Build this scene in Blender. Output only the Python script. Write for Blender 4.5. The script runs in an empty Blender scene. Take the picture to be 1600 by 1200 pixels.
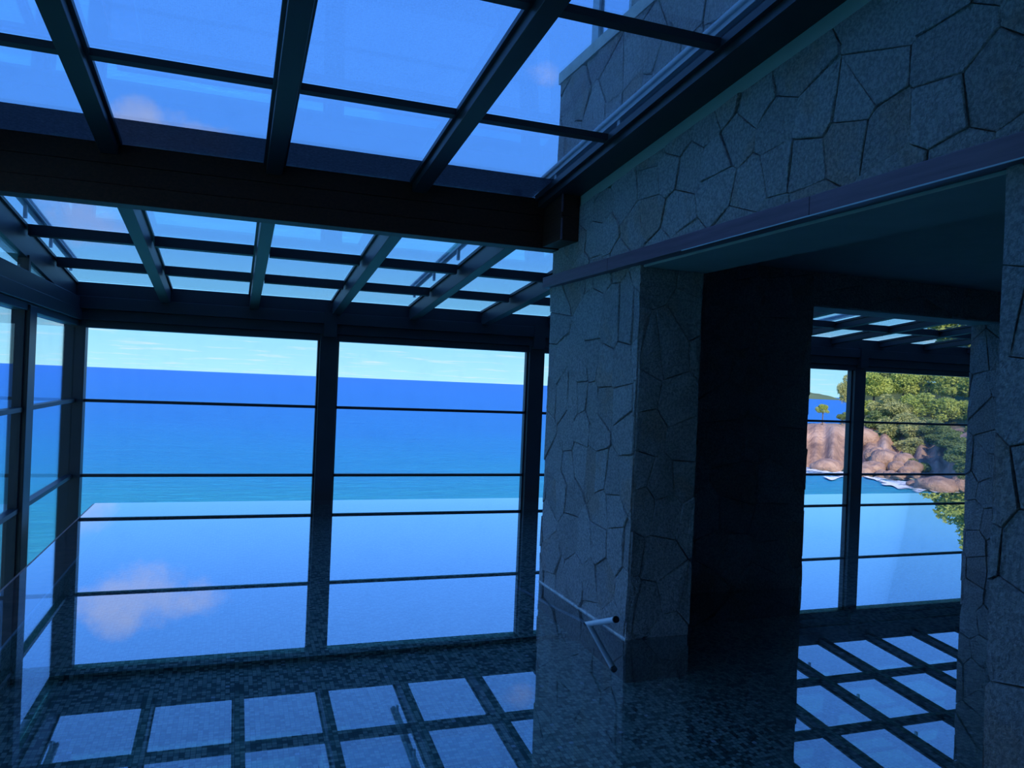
import bpy, math, random
import numpy as np
from mathutils import Matrix, Vector, noise as mnoise

# ------------------------------------------------------------------ camera
# world axes seen in camera axes (x right, y down, z forward), solved from the vanishing points
RM = np.array([[0.93960093, 0.03889170, 0.34005519],
               [-0.33976444, -0.01405922, 0.94040548],
               [0.04135488, -0.99914452, 0.0]])
FPX, CX, CY, CAMH = 1204.0, 800.0, 600.0, 1.7
scene = bpy.context.scene
COL = scene.collection
cam_d = bpy.data.cameras.new('camera')
cam = bpy.data.objects.new('camera', cam_d)
COL.objects.link(cam)
cam_d.sensor_width = 36.0
cam_d.lens = 36.0 * FPX / 1600.0
cam_d.clip_start = 0.05
cam_d.clip_end = 60000
cam.matrix_world = Matrix(((RM[0, 0], -RM[0, 1], -RM[0, 2], 0),
                           (RM[1, 0], -RM[1, 1], -RM[1, 2], 0),
                           (RM[2, 0], -RM[2, 1], -RM[2, 2], CAMH),
                           (0, 0, 0, 1)))
scene.camera = cam


def ray(x, y):
    return RM @ np.array([x - CX, y - CY, FPX])


def far_pt(x, y, rho):
    """point seen at pixel (x, y) at horizontal distance rho"""
    d = ray(x, y)
    return np.array([0, 0, CAMH]) + d * (rho / math.hypot(d[0], d[1]))


# ------------------------------------------------------------------ view, world, sun
vs = scene.view_settings
vs.view_transform = 'Standard'
vs.look = 'None'
vs.exposure = 0.1
vs.gamma = 1.0
vs.use_curve_mapping = False
scene.cycles.transparent_max_bounces = 24
scene.cycles.max_bounces = 12
scene.cycles.use_denoising = True


class NT:
    """small node-tree helper"""
    def __init__(self, tree):
        self.t = tree
        tree.nodes.clear()

    def n(self, kind, **kw):
        nd = self.t.nodes.new(kind)
        for k, v in kw.items():
            if k.startswith('_'):
                setattr(nd, k[1:], v)
        return nd

    def l(self, a, b):
        self.t.links.new(a, b)

    def val(self, sock, v):
        if hasattr(v, 'links') or isinstance(v, bpy.types.NodeSocket):
            self.l(v, sock)
        else:
            sock.default_value = v

    def math(self, op, a, b=0.0, c=None, clamp=False):
        nd = self.t.nodes.new('ShaderNodeMath')
        nd.operation = op
        nd.use_clamp = clamp
        self.val(nd.inputs[0], a)
        self.val(nd.inputs[1], b)
        if c is not None:
            self.val(nd.inputs[2], c)
        return nd.outputs[0]

    def vmath(self, op, a, b=None):
        nd = self.t.nodes.new('ShaderNodeVectorMath')
        nd.operation = op
        self.val(nd.inputs[0], a)
        if b is not None:
            self.val(nd.inputs[1], b)
        return nd

    def mix(self, fac, a, b, blend='MIX'):
        nd = self.t.nodes.new('ShaderNodeMix')
        nd.data_type = 'RGBA'
        nd.blend_type = blend
        self.val(nd.inputs[0], fac)
        self.val(nd.inputs[6], a)
        self.val(nd.inputs[7], b)
        return nd.outputs[2]

    def ramp(self, fac, stops, interp='LINEAR'):
        nd = self.t.nodes.new('ShaderNodeValToRGB')
        nd.color_ramp.interpolation = interp
        els = nd.color_ramp.elements
        while len(els) > 1:
            els.remove(els[-1])
        els[0].position = stops[0][0]
        els[0].color = (*stops[0][1], 1)
        for p, c in stops[1:]:
            e = els.new(p)
            e.color = (*c, 1)
        self.val(nd.inputs[0], fac)
        return nd.outputs[0]

    def noise(self, vec, scale, detail=3.0, rough=0.5, dist=0.0):
        nd = self.t.nodes.new('ShaderNodeTexNoise')
        nd.inputs['Scale'].default_value = scale
        nd.inputs['Detail'].default_value = detail
        nd.inputs['Roughness'].default_value = rough
        nd.inputs['Distortion'].default_value = dist
        if vec is not None:
            self.l(vec, nd.inputs['Vector'])
        return nd

    def smooth(self, v, a, b):
        nd = self.t.nodes.new('ShaderNodeMapRange')
        nd.interpolation_type = 'SMOOTHSTEP'
        self.val(nd.inputs[0], v)
        nd.inputs[1].default_value = a
        nd.inputs[2].default_value = b
        return nd.outputs[0]


world = bpy.data.worlds.new('sky')
scene.world = world
world.use_nodes = True
w = NT(world.node_tree)
tc = w.n('ShaderNodeTexCoord')
D = tc.outputs['Generated']
sep = w.n('ShaderNodeSeparateXYZ')
w.l(D, sep.inputs[0])
elev = w.math('MAXIMUM', sep.outputs[2], 0.0)
sky = w.ramp(elev, [(0.0, (0.27, 0.53, 0.63)), (0.035, (0.22, 0.48, 0.66)), (0.09, (0.155, 0.45, 0.76)),
                    (0.16, (0.095, 0.325, 0.80)), (0.25, (0.072, 0.265, 0.82)), (0.45, (0.064, 0.238, 0.80)),
                    (1.0, (0.055, 0.19, 0.68))])
# small fair-weather clouds: a low band over the horizon and a few single puffs
zz = w.math('ADD', elev, 0.035)
px_ = w.math('DIVIDE', sep.outputs[0], zz)
py_ = w.math('DIVIDE', sep.outputs[1], zz)
cmb = w.n('ShaderNodeCombineXYZ')
w.l(px_, cmb.inputs[0])
w.l(py_, cmb.inputs[1])
nlow = w.noise(cmb.outputs[0], 0.8, 6.0, 0.6)
low = w.smooth(nlow.outputs[0], 0.52, 0.74)
lowband = w.math('MULTIPLY', low, w.math('SUBTRACT', 1.0, w.smooth(elev, 0.03, 0.12)))
lowband = w.math('MULTIPLY', lowband, 0.8)
skyc = w.mix(lowband, sky, (0.46, 0.55, 0.66, 1))
npuff = w.noise(D, 14.0, 6.0, 0.62)
noff = w.math('MULTIPLY', w.math('SUBTRACT', npuff.outputs[0], 0.5), 4.2)


def puff(col, c, a, b, strength, tint=(0.27, 0.36, 0.66)):
    c = np.array(c)
    c = c / np.linalg.norm(c)
    t1 = np.array([c[1], -c[0], 0])
    t1 /= np.linalg.norm(t1)
    t2 = np.cross(t1, c)
    u = w.math('DIVIDE', w.vmath('DOT_PRODUCT', D, tuple(t1)).outputs['Value'], a)
    v = w.math('DIVIDE', w.vmath('DOT_PRODUCT', D, tuple(t2)).outputs['Value'], b)
    r2 = w.math('ADD', w.math('MULTIPLY', u, u), w.math('MULTIPLY', v, v))
    r2 = w.math('ADD', r2, noff)
    m = w.math('SUBTRACT', 1.0, w.smooth(r2, -0.35, 1.15))
    front = w.math('GREATER_THAN', w.vmath('DOT_PRODUCT', D, tuple(c)).outputs['Value'], 0.5)
    m = w.math('MULTIPLY', w.math('MULTIPLY', m, front), strength)
    return w.mix(m, col, (*tint, 1))


skyc = puff(skyc, (-0.085, 0.962, 0.256), 0.085, 0.034, 0.8)
skyc = puff(skyc, (-0.115, 0.953, 0.283), 0.028, 0.020, 0.6)
skyc = puff(skyc, (0.337, 0.864, 0.375), 0.028, 0.016, 0.55)
skyc = puff(skyc, (-0.176, 0.971, 0.164), 0.050, 0.032, 0.6)
bg = w.n('ShaderNodeBackground')
bg.inputs[1].default_value = 1.62
w.l(skyc, bg.inputs[0])
wo = w.n('ShaderNodeOutputWorld')
w.l(bg.outputs[0], wo.inputs[0])

sun_d = bpy.data.lights.new('sun', 'SUN')
sun = bpy.data.objects.new('sun_offscreen', sun_d)
COL.objects.link(sun)
sun_d.energy = 4.6
sun_d.angle = 0.01
sun_d.color = (1.0, 0.86, 0.66)
sun.location = (-8, -40, 30)
sun.rotation_euler = Vector((-0.32, -0.88, 0.55)).to_track_quat('Z', 'Y').to_euler()

# ------------------------------------------------------------------ materials
MATS = {}


def mat(name):
    m = bpy.data.materials.new(name)
    m.use_nodes = True
    MATS[name] = m
    return m, NT(m.node_tree)


def out(t, shader, disp=None):
    o = t.n('ShaderNodeOutputMaterial')
    t.l(shader, o.inputs[0])
    if disp is not None:
        t.l(disp, o.inputs[2])


def principled(t, col, rough=0.5, spec=0.5, normal=None, metal=0.0):
    p = t.n('ShaderNodeBsdfPrincipled')
    t.val(p.inputs['Base Color'], col if not isinstance(col, tuple) or len(col) == 4 else (*col, 1))
    t.val(p.inputs['Roughness'], rough)
    p.inputs['Specular IOR Level'].default_value = spec
    p.inputs['Metallic'].default_value = metal
    if normal is not None:
        t.l(normal, p.inputs['Normal'])
    return p.outputs[0]


def bump(t, height, strength, dist):
    b = t.n('ShaderNodeBump')
    b.inputs['Strength'].default_value = strength
    b.inputs['Distance'].default_value = dist
    t.l(height, b.inputs['Height'])
    return b.outputs[0]


def obj_coord(t):
    return t.n('ShaderNodeTexCoord').outputs['Object']


def simple(name, col, rough=0.5, spec=0.5, var=0.15, scale=6.0, metal=0.0, stretch=None, bstr=0.15):
    m, t = mat(name)
    c = obj_coord(t)
    if stretch:
        mp = t.n('ShaderNodeMapping')
        mp.inputs['Scale'].default_value = stretch
        t.l(c, mp.inputs[0])
        c = mp.outputs[0]
    nz = t.noise(c, scale, 5.0, 0.6)
    a = tuple(max(0, x * (1 - var)) for x in col)
    b = tuple(x * (1 + var) for x in col)
    cc = t.ramp(nz.outputs[0], [(0.3, a), (0.7, b)])
    out(t, principled(t, cc, rough, spec, bump(t, nz.outputs[0], bstr, 0.01), metal))
    return m


def stone_mat(name, dark, mid, light, rust, grain=46.0, bdist=0.065):
    m, t = mat(name)
    c = obj_coord(t)
    oi = t.n('ShaderNodeObjectInfo')
    big = t.noise(c, 3.2, 4.0, 0.55)
    fine = t.noise(c, grain, 8.0, 0.68, 0.4)
    speck = t.noise(c, 150.0, 3.0, 0.6)
    offs = t.vmath('ADD', c, (17.3, 5.1, 9.7)).outputs[0]
    mineral = t.noise(offs, 60.0, 6.0, 0.65)
    fleck = t.noise(offs, 170.0, 3.0, 0.6)
    base = t.ramp(t.math('ADD', t.math('MULTIPLY', oi.outputs['Random'], 0.6), t.math('MULTIPLY', big.outputs[0], 0.4)),
                  [(0.1, dark), (0.5, mid), (0.9, light)])
    rmask = t.smooth(t.math('ADD', t.math('MULTIPLY', t.math('FRACT', t.math('MULTIPLY', oi.outputs['Random'], 7.31)), 0.35), big.outputs[0]), 0.78, 0.92)
    base = t.mix(t.math('MULTIPLY', rmask, 0.55), base, (*rust, 1))
    base = t.mix(t.smooth(mineral.outputs[0], 0.40, 0.60), t.mix(1.0, base, (0.64, 0.64, 0.65, 1), 'MULTIPLY'), base)
    base = t.mix(t.math('MULTIPLY', t.smooth(fleck.outputs[0], 0.56, 0.70), 0.35), base, (*[min(1, x * 1.9) for x in light], 1))
    hgt = t.math('ADD', fine.outputs[0], t.math('MULTIPLY', speck.outputs[0], 0.12))
    out(t, principled(t, base, 0.82, 0.3, bump(t, hgt, 1.0, bdist)))
    return m


stone_mat('granite_stone', (0.72, 0.64, 0.60), (0.86, 0.77, 0.73), (0.95, 0.87, 0.83), (0.86, 0.60, 0.45))
simple('joint_mortar', (0.22, 0.19, 0.16), 0.9, 0.2, 0.2, 30)
simple('dark_granite', (0.05, 0.05, 0.055), 0.45, 0.5, 0.35, 18)
simple('rim_granite', (0.42, 0.17, 0.115), 0.35, 0.5, 0.4, 9)
simple('frame_metal', (0.028, 0.031, 0.036), 0.42, 0.4, 0.12, 3, bstr=0.03)
simple('rail_metal', (0.48, 0.54, 0.60), 0.4, 0.5, 0.12, 4)
m, t = mat('flashing_metal')
nz = t.noise(obj_coord(t), 45.0, 5.0, 0.7)
tl = t.n('ShaderNodeBsdfTranslucent')
t.l(t.ramp(nz.outputs[0], [(0.4, (0.09, 0.095, 0.11)), (0.75, (0.21, 0.21, 0.22))]), tl.inputs[0])
tr = t.n('ShaderNodeBsdfTransparent')
ms = t.n('ShaderNodeMixShader')
ms.inputs[0].default_value = 0.9
t.l(tr.outputs[0], ms.inputs[1])
t.l(tl.outputs[0], ms.inputs[2])
out(t, ms.outputs[0])
simple('beam_wood', (0.07, 0.024, 0.016), 0.5, 0.3, 0.35, 5, stretch=(8, 0.6, 12))
simple('trim_wood', (0.17, 0.095, 0.135), 0.42, 0.5, 0.22, 4, stretch=(9, 0.5, 9))
simple('lime', (0.80, 0.76, 0.74), 0.8, 0.2, 0.3, 30)
simple('white_trim', (0.75, 0.76, 0.78), 0.4)
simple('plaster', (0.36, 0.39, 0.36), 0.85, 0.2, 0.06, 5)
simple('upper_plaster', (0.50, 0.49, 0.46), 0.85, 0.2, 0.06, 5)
simple('coping_stone', (0.62, 0.60, 0.55), 0.7, 0.3, 0.12, 8)
simple('deck_stone', (0.20, 0.19, 0.18), 0.6, 0.4, 0.2, 6)
simple('pole_white', (0.72, 0.74, 0.78), 0.35, 0.5, 0.05, 6)
simple('black_plastic', (0.012, 0.012, 0.013), 0.5)
simple('bark', (0.16, 0.12, 0.09), 0.9, 0.2, 0.3, 4)

# clear glazing: sheets that let light straight through with a mirror film at grazing angles
m, t = mat('glass')
lw = t.n('ShaderNodeFresnel')
lw.inputs['IOR'].default_value = 1.35
tr = t.n('ShaderNodeBsdfTransparent')
c = obj_coord(t)
nz = t.noise(c, 3.0, 6.0, 0.65)
dirt = t.smooth(nz.outputs[0], 0.45, 0.85)
t.l(t.mix(dirt, (0.985, 0.99, 0.99, 1), (0.95, 0.965, 0.97, 1)), tr.inputs[0])
gl = t.n('ShaderNodeBsdfGlossy')
gl.inputs['Roughness'].default_value = 0.0
gl.inputs[0].default_value = (0.75, 0.85, 0.9, 1)
ms = t.n('ShaderNodeMixShader')
t.l(t.math('MULTIPLY', lw.outputs[0], 0.4), ms.inputs[0])
t.l(tr.outputs[0], ms.inputs[1])
t.l(gl.outputs[0], ms.inputs[2])
out(t, ms.outputs[0])

# still pool water: refraction below, mirror above
m, t = mat('pool_water')
lw = t.n('ShaderNodeLayerWeight')
lw.inputs[0].default_value = 0.5
rf = t.n('ShaderNodeBsdfRefraction')
rf.inputs['Color'].default_value = (0.84, 0.97, 1.0, 1)
rf.inputs['Roughness'].default_value = 0.0
rf.inputs['IOR'].default_value = 1.333
gl = t.n('ShaderNodeBsdfGlossy')
gl.inputs['Roughness'].default_value = 0.0
gl.inputs[0].default_value = (0.93, 0.95, 0.97, 1)
ms = t.n('ShaderNodeMixShader')
fac = t.math('POWER', lw.outputs['Facing'], 2.8)
t.l(t.math('MINIMUM', t.math('ADD', t.math('MULTIPLY', fac, 1.5), 0.02), 0.98), ms.inputs[0])
t.l(rf.outputs[0], ms.inputs[1])
t.l(gl.outputs[0], ms.inputs[2])
out(t, ms.outputs[0])

# small glass mosaic on the basin: every tile its own shade
m, t = mat('mosaic')
c = obj_coord(t)
sc = t.vmath('MULTIPLY', c, (36.0, 36.0, 36.0)).outputs[0]
fl = t.vmath('FLOOR', t.vmath('ADD', sc, (0.013, 0.017, 0.011)).outputs[0]).outputs[0]
wn = t.n('ShaderNodeTexWhiteNoise')
wn.noise_dimensions = '3D'
t.l(fl, wn.inputs[0])
tilec = t.ramp(wn.outputs['Value'], [(0.0, (0.10, 0.20, 0.17)), (0.28, (0.44, 0.56, 0.44)), (0.5, (0.66, 0.74, 0.58)),
                                     (0.72, (0.26, 0.42, 0.34)), (0.86, (0.74, 0.80, 0.62)), (0.985, (0.22, 0.34, 0.28)), (0.99, (0.95, 0.95, 0.94))], 'CONSTANT')
fr = t.vmath('FRACTION', t.vmath('ADD', sc, (0.013, 0.017, 0.011)).outputs[0]).outputs[0]
s3 = t.n('ShaderNodeSeparateXYZ')
t.l(fr, s3.inputs[0])
gx = t.math('LESS_THAN', s3.outputs[0], 0.09)
gy = t.math('LESS_THAN', s3.outputs[1], 0.09)
gro = t.math('MAXIMUM', gx, gy)
tilec = t.mix(gro, tilec, (0.05, 0.09, 0.10, 1))
out(t, principled(t, tilec, 0.35, 0.5))

# open sea: turquoise shallows by the shore, deep blue farther out
m, t = mat('sea')
c = obj_coord(t)
s3 = t.n('ShaderNodeSeparateXYZ')
t.l(c, s3.inputs[0])
dist = t.math('LOGARITHM', t.math('MAXIMUM', t.math('ADD', s3.outputs[1], t.math('MULTIPLY', s3.outputs[0], 0.10)), 10.0), 10.0)
big = t.noise(c, 0.012, 4.0, 0.55)
dist = t.math('ADD', dist, t.math('MULTIPLY', t.math('SUBTRACT', big.outputs[0], 0.5), 0.25))
seac = t.ramp(t.math('DIVIDE', dist, 4.0), [(0.44, (0.07, 0.54, 0.58)), (0.50, (0.045, 0.47, 0.62)), (0.545, (0.040, 0.38, 0.68)),
                                            (0.60, (0.042, 0.31, 0.70)), (0.68, (0.044, 0.26, 0.66)), (0.9, (0.042, 0.21, 0.60))])
mp = t.n('ShaderNodeMapping')
mp.inputs['Scale'].default_value = (0.36, 1.0, 1.0)
mp.inputs['Rotation'].default_value = (0, 0, -0.20)
t.l(c, mp.inputs[0])
wv = t.noise(mp.outputs[0], 0.7, 8.0, 0.72, 0.5)
wv2 = t.noise(mp.outputs[0], 0.09, 8.0, 0.7, 0.3)
hh = t.math('ADD', wv.outputs[0], t.math('MULTIPLY', wv2.outputs[0], 2.0))
out(t, principled(t, seac, 0.5, 0.12, bump(t, hh, 1.0, 1.3)))

# surf
m, t = mat('surf')
c = obj_coord(t)
nz = t.noise(c, 0.16, 6.0, 0.65, 0.5)
tr = t.n('ShaderNodeBsdfTransparent')
df = t.n('ShaderNodeBsdfDiffuse')
df.inputs[0].default_value = (0.86, 0.88, 0.90, 1)
ms = t.n('ShaderNodeMixShader')
t.l(t.smooth(nz.outputs[0], 0.42, 0.54), ms.inputs[0])
t.l(tr.outputs[0], ms.inputs[1])
t.l(df.outputs[0], ms.inputs[2])
out(t, ms.outputs[0])

# granite of the shore
m, t = mat('shore_rock')
c = obj_coord(t)
n1 = t.noise(c, 0.10, 6.0, 0.62, 0.8)
n2 = t.noise(c, 0.9, 6.0, 0.65)
rc = t.ramp(n1.outputs[0], [(0.34, (0.21, 0.15, 0.13)), (0.47, (0.46, 0.30, 0.23)), (0.60, (0.64, 0.45, 0.35)), (0.72, (0.38, 0.30, 0.28))])
out(t, principled(t, rc, 0.85, 0.2, bump(t, n2.outputs[0], 1.0, 0.9)))
m, t = mat('headland_ground')
c = obj_coord(t)
n1 = t.noise(c, 0.10, 6.0, 0.62, 0.8)
n2 = t.noise(c, 0.7, 6.0, 0.65)
s3 = t.n('ShaderNodeSeparateXYZ')
t.l(c, s3.inputs[0])
rc = t.ramp(n1.outputs[0], [(0.34, (0.24, 0.16, 0.14)), (0.47, (0.50, 0.33, 0.25)), (0.60, (0.66, 0.46, 0.36)), (0.72, (0.40, 0.32, 0.29))])
gmask = t.smooth(t.math('ADD', s3.outputs[2], t.math('MULTIPLY', t.math('SUBTRACT', n1.outputs[0], 0.5), 8.0)), -5.5, -3.0)
rc = t.mix(gmask, rc, (0.10, 0.13, 0.045, 1))
out(t, principled(t, rc, 0.9, 0.2, bump(t, n2.outputs[0], 1.0, 1.0)))
simple('island_green', (0.16, 0.22, 0.12), 0.95, 0.0, 0.12, 0.004)


def leaf_mat(name, a, b):
    m, t = mat(name)
    c = obj_coord(t)
    n1 = t.noise(c, 0.9, 4.0, 0.6)
    cc = t.ramp(n1.outputs[0], [(0.3, a), (0.7, b)])
    d = t.n('ShaderNodeBsdfDiffuse')
    t.l(cc, d.inputs[0])
    tl = t.n('ShaderNodeBsdfTranslucent')
    t.l(cc, tl.inputs[0])
    ms = t.n('ShaderNodeMixShader')
    ms.inputs[0].default_value = 0.3
    t.l(d.outputs[0], ms.inputs[1])
    t.l(tl.outputs[0], ms.inputs[2])
    out(t, ms.outputs[0])


leaf_mat('leaf_bright', (0.30, 0.40, 0.08), (0.62, 0.68, 0.20))
leaf_mat('leaf_feather', (0.30, 0.35, 0.13), (0.62, 0.62, 0.28))
leaf_mat('leaf_shaded', (0.15, 0.23, 0.09), (0.32, 0.40, 0.15))  # darker copy of the bright leaf, haze and shade put into its colour

# ------------------------------------------------------------------ object helpers


def empty(name, loc=(0, 0, 0)):
    o = bpy.data.objects.new(name, None)
    o.empty_display_size = 0.2
    o.location = loc
    COL.objects.link(o)
    return o


def tag(o, label=None, cat=None, group=None, kind=None):
    for k, v in (('label', label), ('category', cat), ('group', group), ('kind', kind)):
        if v:
            o[k] = v
    return o


class MB:
    def __init__(self):
        self.v = []
        self.f = []

    def poly(self, verts, faces):
        b = len(self.v)
        self.v += [tuple(p) for p in verts]
        self.f += [tuple(i + b for i in f) for f in faces]
        return self

    def hexa(self, p):
        """8 corners: bottom four then top four, both counter-clockwise seen from above"""
        return self.poly(p, [(3, 2, 1, 0), (4, 5, 6, 7), (0, 1, 5, 4), (1, 2, 6, 5), (2, 3, 7, 6), (3, 0, 4, 7)])

    def box(self, x0, x1, y0, y1, z0, z1):
        return self.hexa([(x0, y0, z0), (x1, y0, z0), (x1, y1, z0), (x0, y1, z0), (x0, y0, z1), (x1, y0, z1), (x1, y1, z1), (x0, y1, z1)])

    def slope(self, x0, x1, y0, y1, c0, c1, s=0.1):
        """box between the sloped planes z = c - s*y"""
        return self.hexa([(x0, y0, c0 - s * y0), (x1, y0, c0 - s * y0), (x1, y1, c0 - s * y1), (x0, y1, c0 - s * y1),
                          (x0, y0, c1 - s * y0), (x1, y0, c1 - s * y0), (x1, y1, c1 - s * y1), (x0, y1, c1 - s * y1)])

    def tube(self, p0, p1, r, seg=14, cap=True):
        p0, p1 = Vector(p0), Vector(p1)
        d = (p1 - p0).normalized()
        a = d.orthogonal().normalized()
        b = d.cross(a)
        vs_ = []
        for p in (p0, p1):
            for i in range(seg):
                th = 2 * math.pi * i / seg
                vs_.append(p + r * (math.cos(th) * a + math.sin(th) * b))
        fs = [(i, (i + 1) % seg, seg + (i + 1) % seg, seg + i) for i in range(seg)]
        if cap:
            fs += [tuple(range(seg - 1, -1, -1)), tuple(range(seg, 2 * seg))]
        return self.poly(vs_, fs)

    def build(self, name, material, parent=None, smooth=False, bevel=0.0):
        me = bpy.data.meshes.new(name)
        me.from_pydata([tuple(map(float, p)) for p in self.v], [], self.f)
        me.validate()
        me.update()
        me.materials.append(MATS[material])
        if smooth:
            me.polygons.foreach_set('use_smooth', [True] * len(me.polygons))
        o = bpy.data.objects.new(name, me)
        COL.objects.link(o)
        if parent:
            o.parent = parent
        if bevel:
            md = o.modifiers.new('bevel', 'BEVEL')
            md.width = bevel
            md.segments = 2
            md.limit_method = 'ANGLE'
        return o


def child(mb, name, material, parent, **kw):
    o = mb.build(name, material, None, **kw)
    o.parent = parent
    o.matrix_parent_inverse = Matrix.Translation(-Vector(parent.location))
    return o


def clip(poly, nx, ny, d):
    """keep nx*x+ny*y <= d"""
    res = []
    for i in range(len(poly)):
        p, q = poly[i], poly[(i + 1) % len(poly)]
        a = nx * p[0] + ny * p[1] - d
        b = nx * q[0] + ny * q[1] - d
        if a <= 0:
            res.append(p)
        if (a < 0 < b) or (b < 0 < a):
            k = a / (a - b)
            res.append((p[0] + k * (q[0] - p[0]), p[1] + k * (q[1] - p[1])))
    return res


def stone_cells(region, sa, sb, seed, gap=0.007, drop=0.22):
    """irregular polygonal stones filling a convex region; sa, sb = usual stone width and height"""
    rnd = random.Random(seed)
    a0 = min(p[0] for p in region) - sa
    a1 = max(p[0] for p in region) + sa
    b0 = min(p[1] for p in region) - sb
    b1 = max(p[1] for p in region) + sb
    pts = []
    row = 0
    b = b0
    while b < b1:
        a = a0 + rnd.random() * sa
        while a < a1:
            if rnd.random() > drop:
                pts.append((a + rnd.uniform(-.20, .20) * sa, b + rnd.uniform(-.22, .22) * sb))
            a += sa * rnd.uniform(0.65, 1.3)
        b += sb
    cells = []
    for i, p in enumerate(pts):
        poly = list(region)
        near = sorted((q for j, q in enumerate(pts) if j != i), key=lambda q: ((q[0] - p[0]) / sa) ** 2 + ((q[1] - p[1]) / sb) ** 2)[:22]
        for q in near:
            # anisotropic bisector
            nx, ny = (q[0] - p[0]) / sa ** 2, (q[1] - p[1]) / sb ** 2
            ln = math.hypot(nx, ny)
            nx, ny = nx / ln, ny / ln
            d = nx * (p[0] + q[0]) / 2 + ny * (p[1] + q[1]) / 2 - gap / 2
            poly = clip(poly, nx, ny, d)
            if len(poly) < 3:
                break
        if len(poly) < 3:
            continue
        area = abs(sum(poly[k][0] * poly[(k + 1) % len(poly)][1] - poly[(k + 1) % len(poly)][0] * poly[k][1] for k in range(len(poly)))) / 2
        if area < 0.0012:
            continue
        cells.append(poly)
    return cells


def lay_stones(region, O, U, V, N, sa, sb, seed, parent, material, proud=(0.026, 0.038), gap=0.0028, drop=0.2, inner=0.04):
    rnd = random.Random(seed * 7 + 1)
    O, U, V, N = (Vector(q) for q in (O, U, V, N))
    flip = U.cross(V).dot(N) < 0
    for poly in stone_cells(region, sa, sb, seed, gap, drop):
        ring = []
        n = len(poly)
        cx_ = sum(p[0] for p in poly) / n
        cy_ = sum(p[1] for p in poly) / n
        for k in range(n):
            p, q = poly[k], poly[(k + 1) % n]
            L = math.hypot(q[0] - p[0], q[1] - p[1])
            if L < 0.006:
                continue
            ring.append(p)
            if L > 0.10:
                mx, my = (p[0] + q[0]) / 2, (p[1] + q[1]) / 2
                k_ = rnd.uniform(0.0, 0.016)
                ring.append((mx + (cx_ - mx) * k_, my + (cy_ - my) * k_))
        n = len(ring)
        if n < 3:
            continue
        h = rnd.uniform(*proud)
        tx, ty = rnd.uniform(-.035, .035), rnd.uniform(-.035, .035)
        vsx = []
        for p in ring:
            vsx.append((p[0], p[1], -0.01))
        for p in ring:
            vsx.append((cx_ + (p[0] - cx_) * 0.993, cy_ + (p[1] - cy_) * 0.993, h * 0.88 + rnd.uniform(-.002, .002)))
        for p in ring:
            q = (cx_ + (p[0] - cx_) * (1 - inner), cy_ + (p[1] - cy_) * (1 - inner))
            vsx.append((q[0], q[1], h + tx * (q[0] - cx_) + ty * (q[1] - cy_) + rnd.uniform(-.005, .005)))
        vsx.append((cx_, cy_, h + rnd.uniform(-.004, .007)))
        fs = []
        for r in (0, n):
            for k in range(n):
                fs.append((r + k, r + (k + 1) % n, r + n + (k + 1) % n, r + n + k))
        for k in range(n):
            fs.append((2 * n + k, 2 * n + (k + 1) % n, 3 * n))
        area2 = sum(ring[k][0] * ring[(k + 1) % n][1] - ring[(k + 1) % n][0] * ring[k][1] for k in range(n))
        if (area2 < 0) != flip:
            fs = [tuple(reversed(f)) for f in fs]
        mb = MB()
        mb.poly([O + U * a + V * b + N * c_ for a, b, c_ in vsx], fs)
        child(mb, 'stone', material, parent)


# ------------------------------------------------------------------ main dimensions (metres, pool surface z = 0)
XR = 2.575                      # stone wall face
YP0, YP1 = 4.62, 6.19           # pier along the stone wall
YN = 2.0                        # near jamb of the opening
YW2 = 5.56                      # second stone wall
XL = -1.93                      # left glazing
YF = 11.27                      # sea-side glazing
XEND = 14.0                     # far right end of the glazed gallery
EDGE_X, EDGE_Y = -1.56, 10.79   # overflow edges of the pool
DEPTH = 0.80
GL = 3.90                       # roof glass plane z = GL - 0.1*y
NB, FB, GB = 3.80, 3.685, 3.775             # underside planes of near and far rafters
RX = [-1.985 + 1.107 * i for i in range(15)]
BEAM0, BEAM1 = 6.05, 6.22
EAVE = 11.12
YTOP0 = 2.14                   # upper end of the glass roof

# ---- pool basin, rim, water
basin = tag(empty('pool_basin', (5, 6, -DEPTH)), 'dark green mosaic tiled pool basin under the clear water', 'pool basin', kind='structure')


T0, T1 = 5.42, 5.58              # shallow trench across the floor
mb = MB()
mb.box(-1.3, XEND, 1.0, T0, -DEPTH - .2, -DEPTH)
child(mb, 'basin_floor', 'mosaic', basin)
mb = MB()
mb.box(-1.3, XEND, T1, EDGE_Y - .2, -DEPTH - .2, -DEPTH)
child(mb, 'basin_floor', 'mosaic', basin)
mb = MB()
mb.box(-1.3, XEND, T0, T1, -DEPTH - .3, -DEPTH - .09)
child(mb, 'drain_channel', 'mosaic', basin)
mb = MB()
mb.box(EDGE_X + .02, -1.24, 1.0, EDGE_Y - .02, -DEPTH - .2, -0.045)
child(mb, 'basin_wall', 'mosaic', basin)
mb = MB()
mb.box(-1.24, XEND, EDGE_Y - .32, EDGE_Y - .02, -DEPTH - .2, -0.045)
child(mb, 'basin_wall', 'mosaic', basin)
mb = MB()
mb.box(EDGE_X, XEND, 0.7, 1.0, -DEPTH - .2, 0.06)
child(mb, 'basin_wall', 'mosaic', basin)
rim = tag(empty('pool_rim', (EDGE_X, EDGE_Y, -0.045)), 'reddish brown granite overflow rim along the pool edge', 'pool rim', kind='structure')
y = 1.0
while y < EDGE_Y - .32:
    y1 = min(y + 1.2, EDGE_Y - .32)
    child(MB().box(EDGE_X, -1.24, y + .002, y1 - .002, -0.045, -0.012), 'coping_slab', 'rim_granite', rim)
    y = y1
x = EDGE_X
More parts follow.
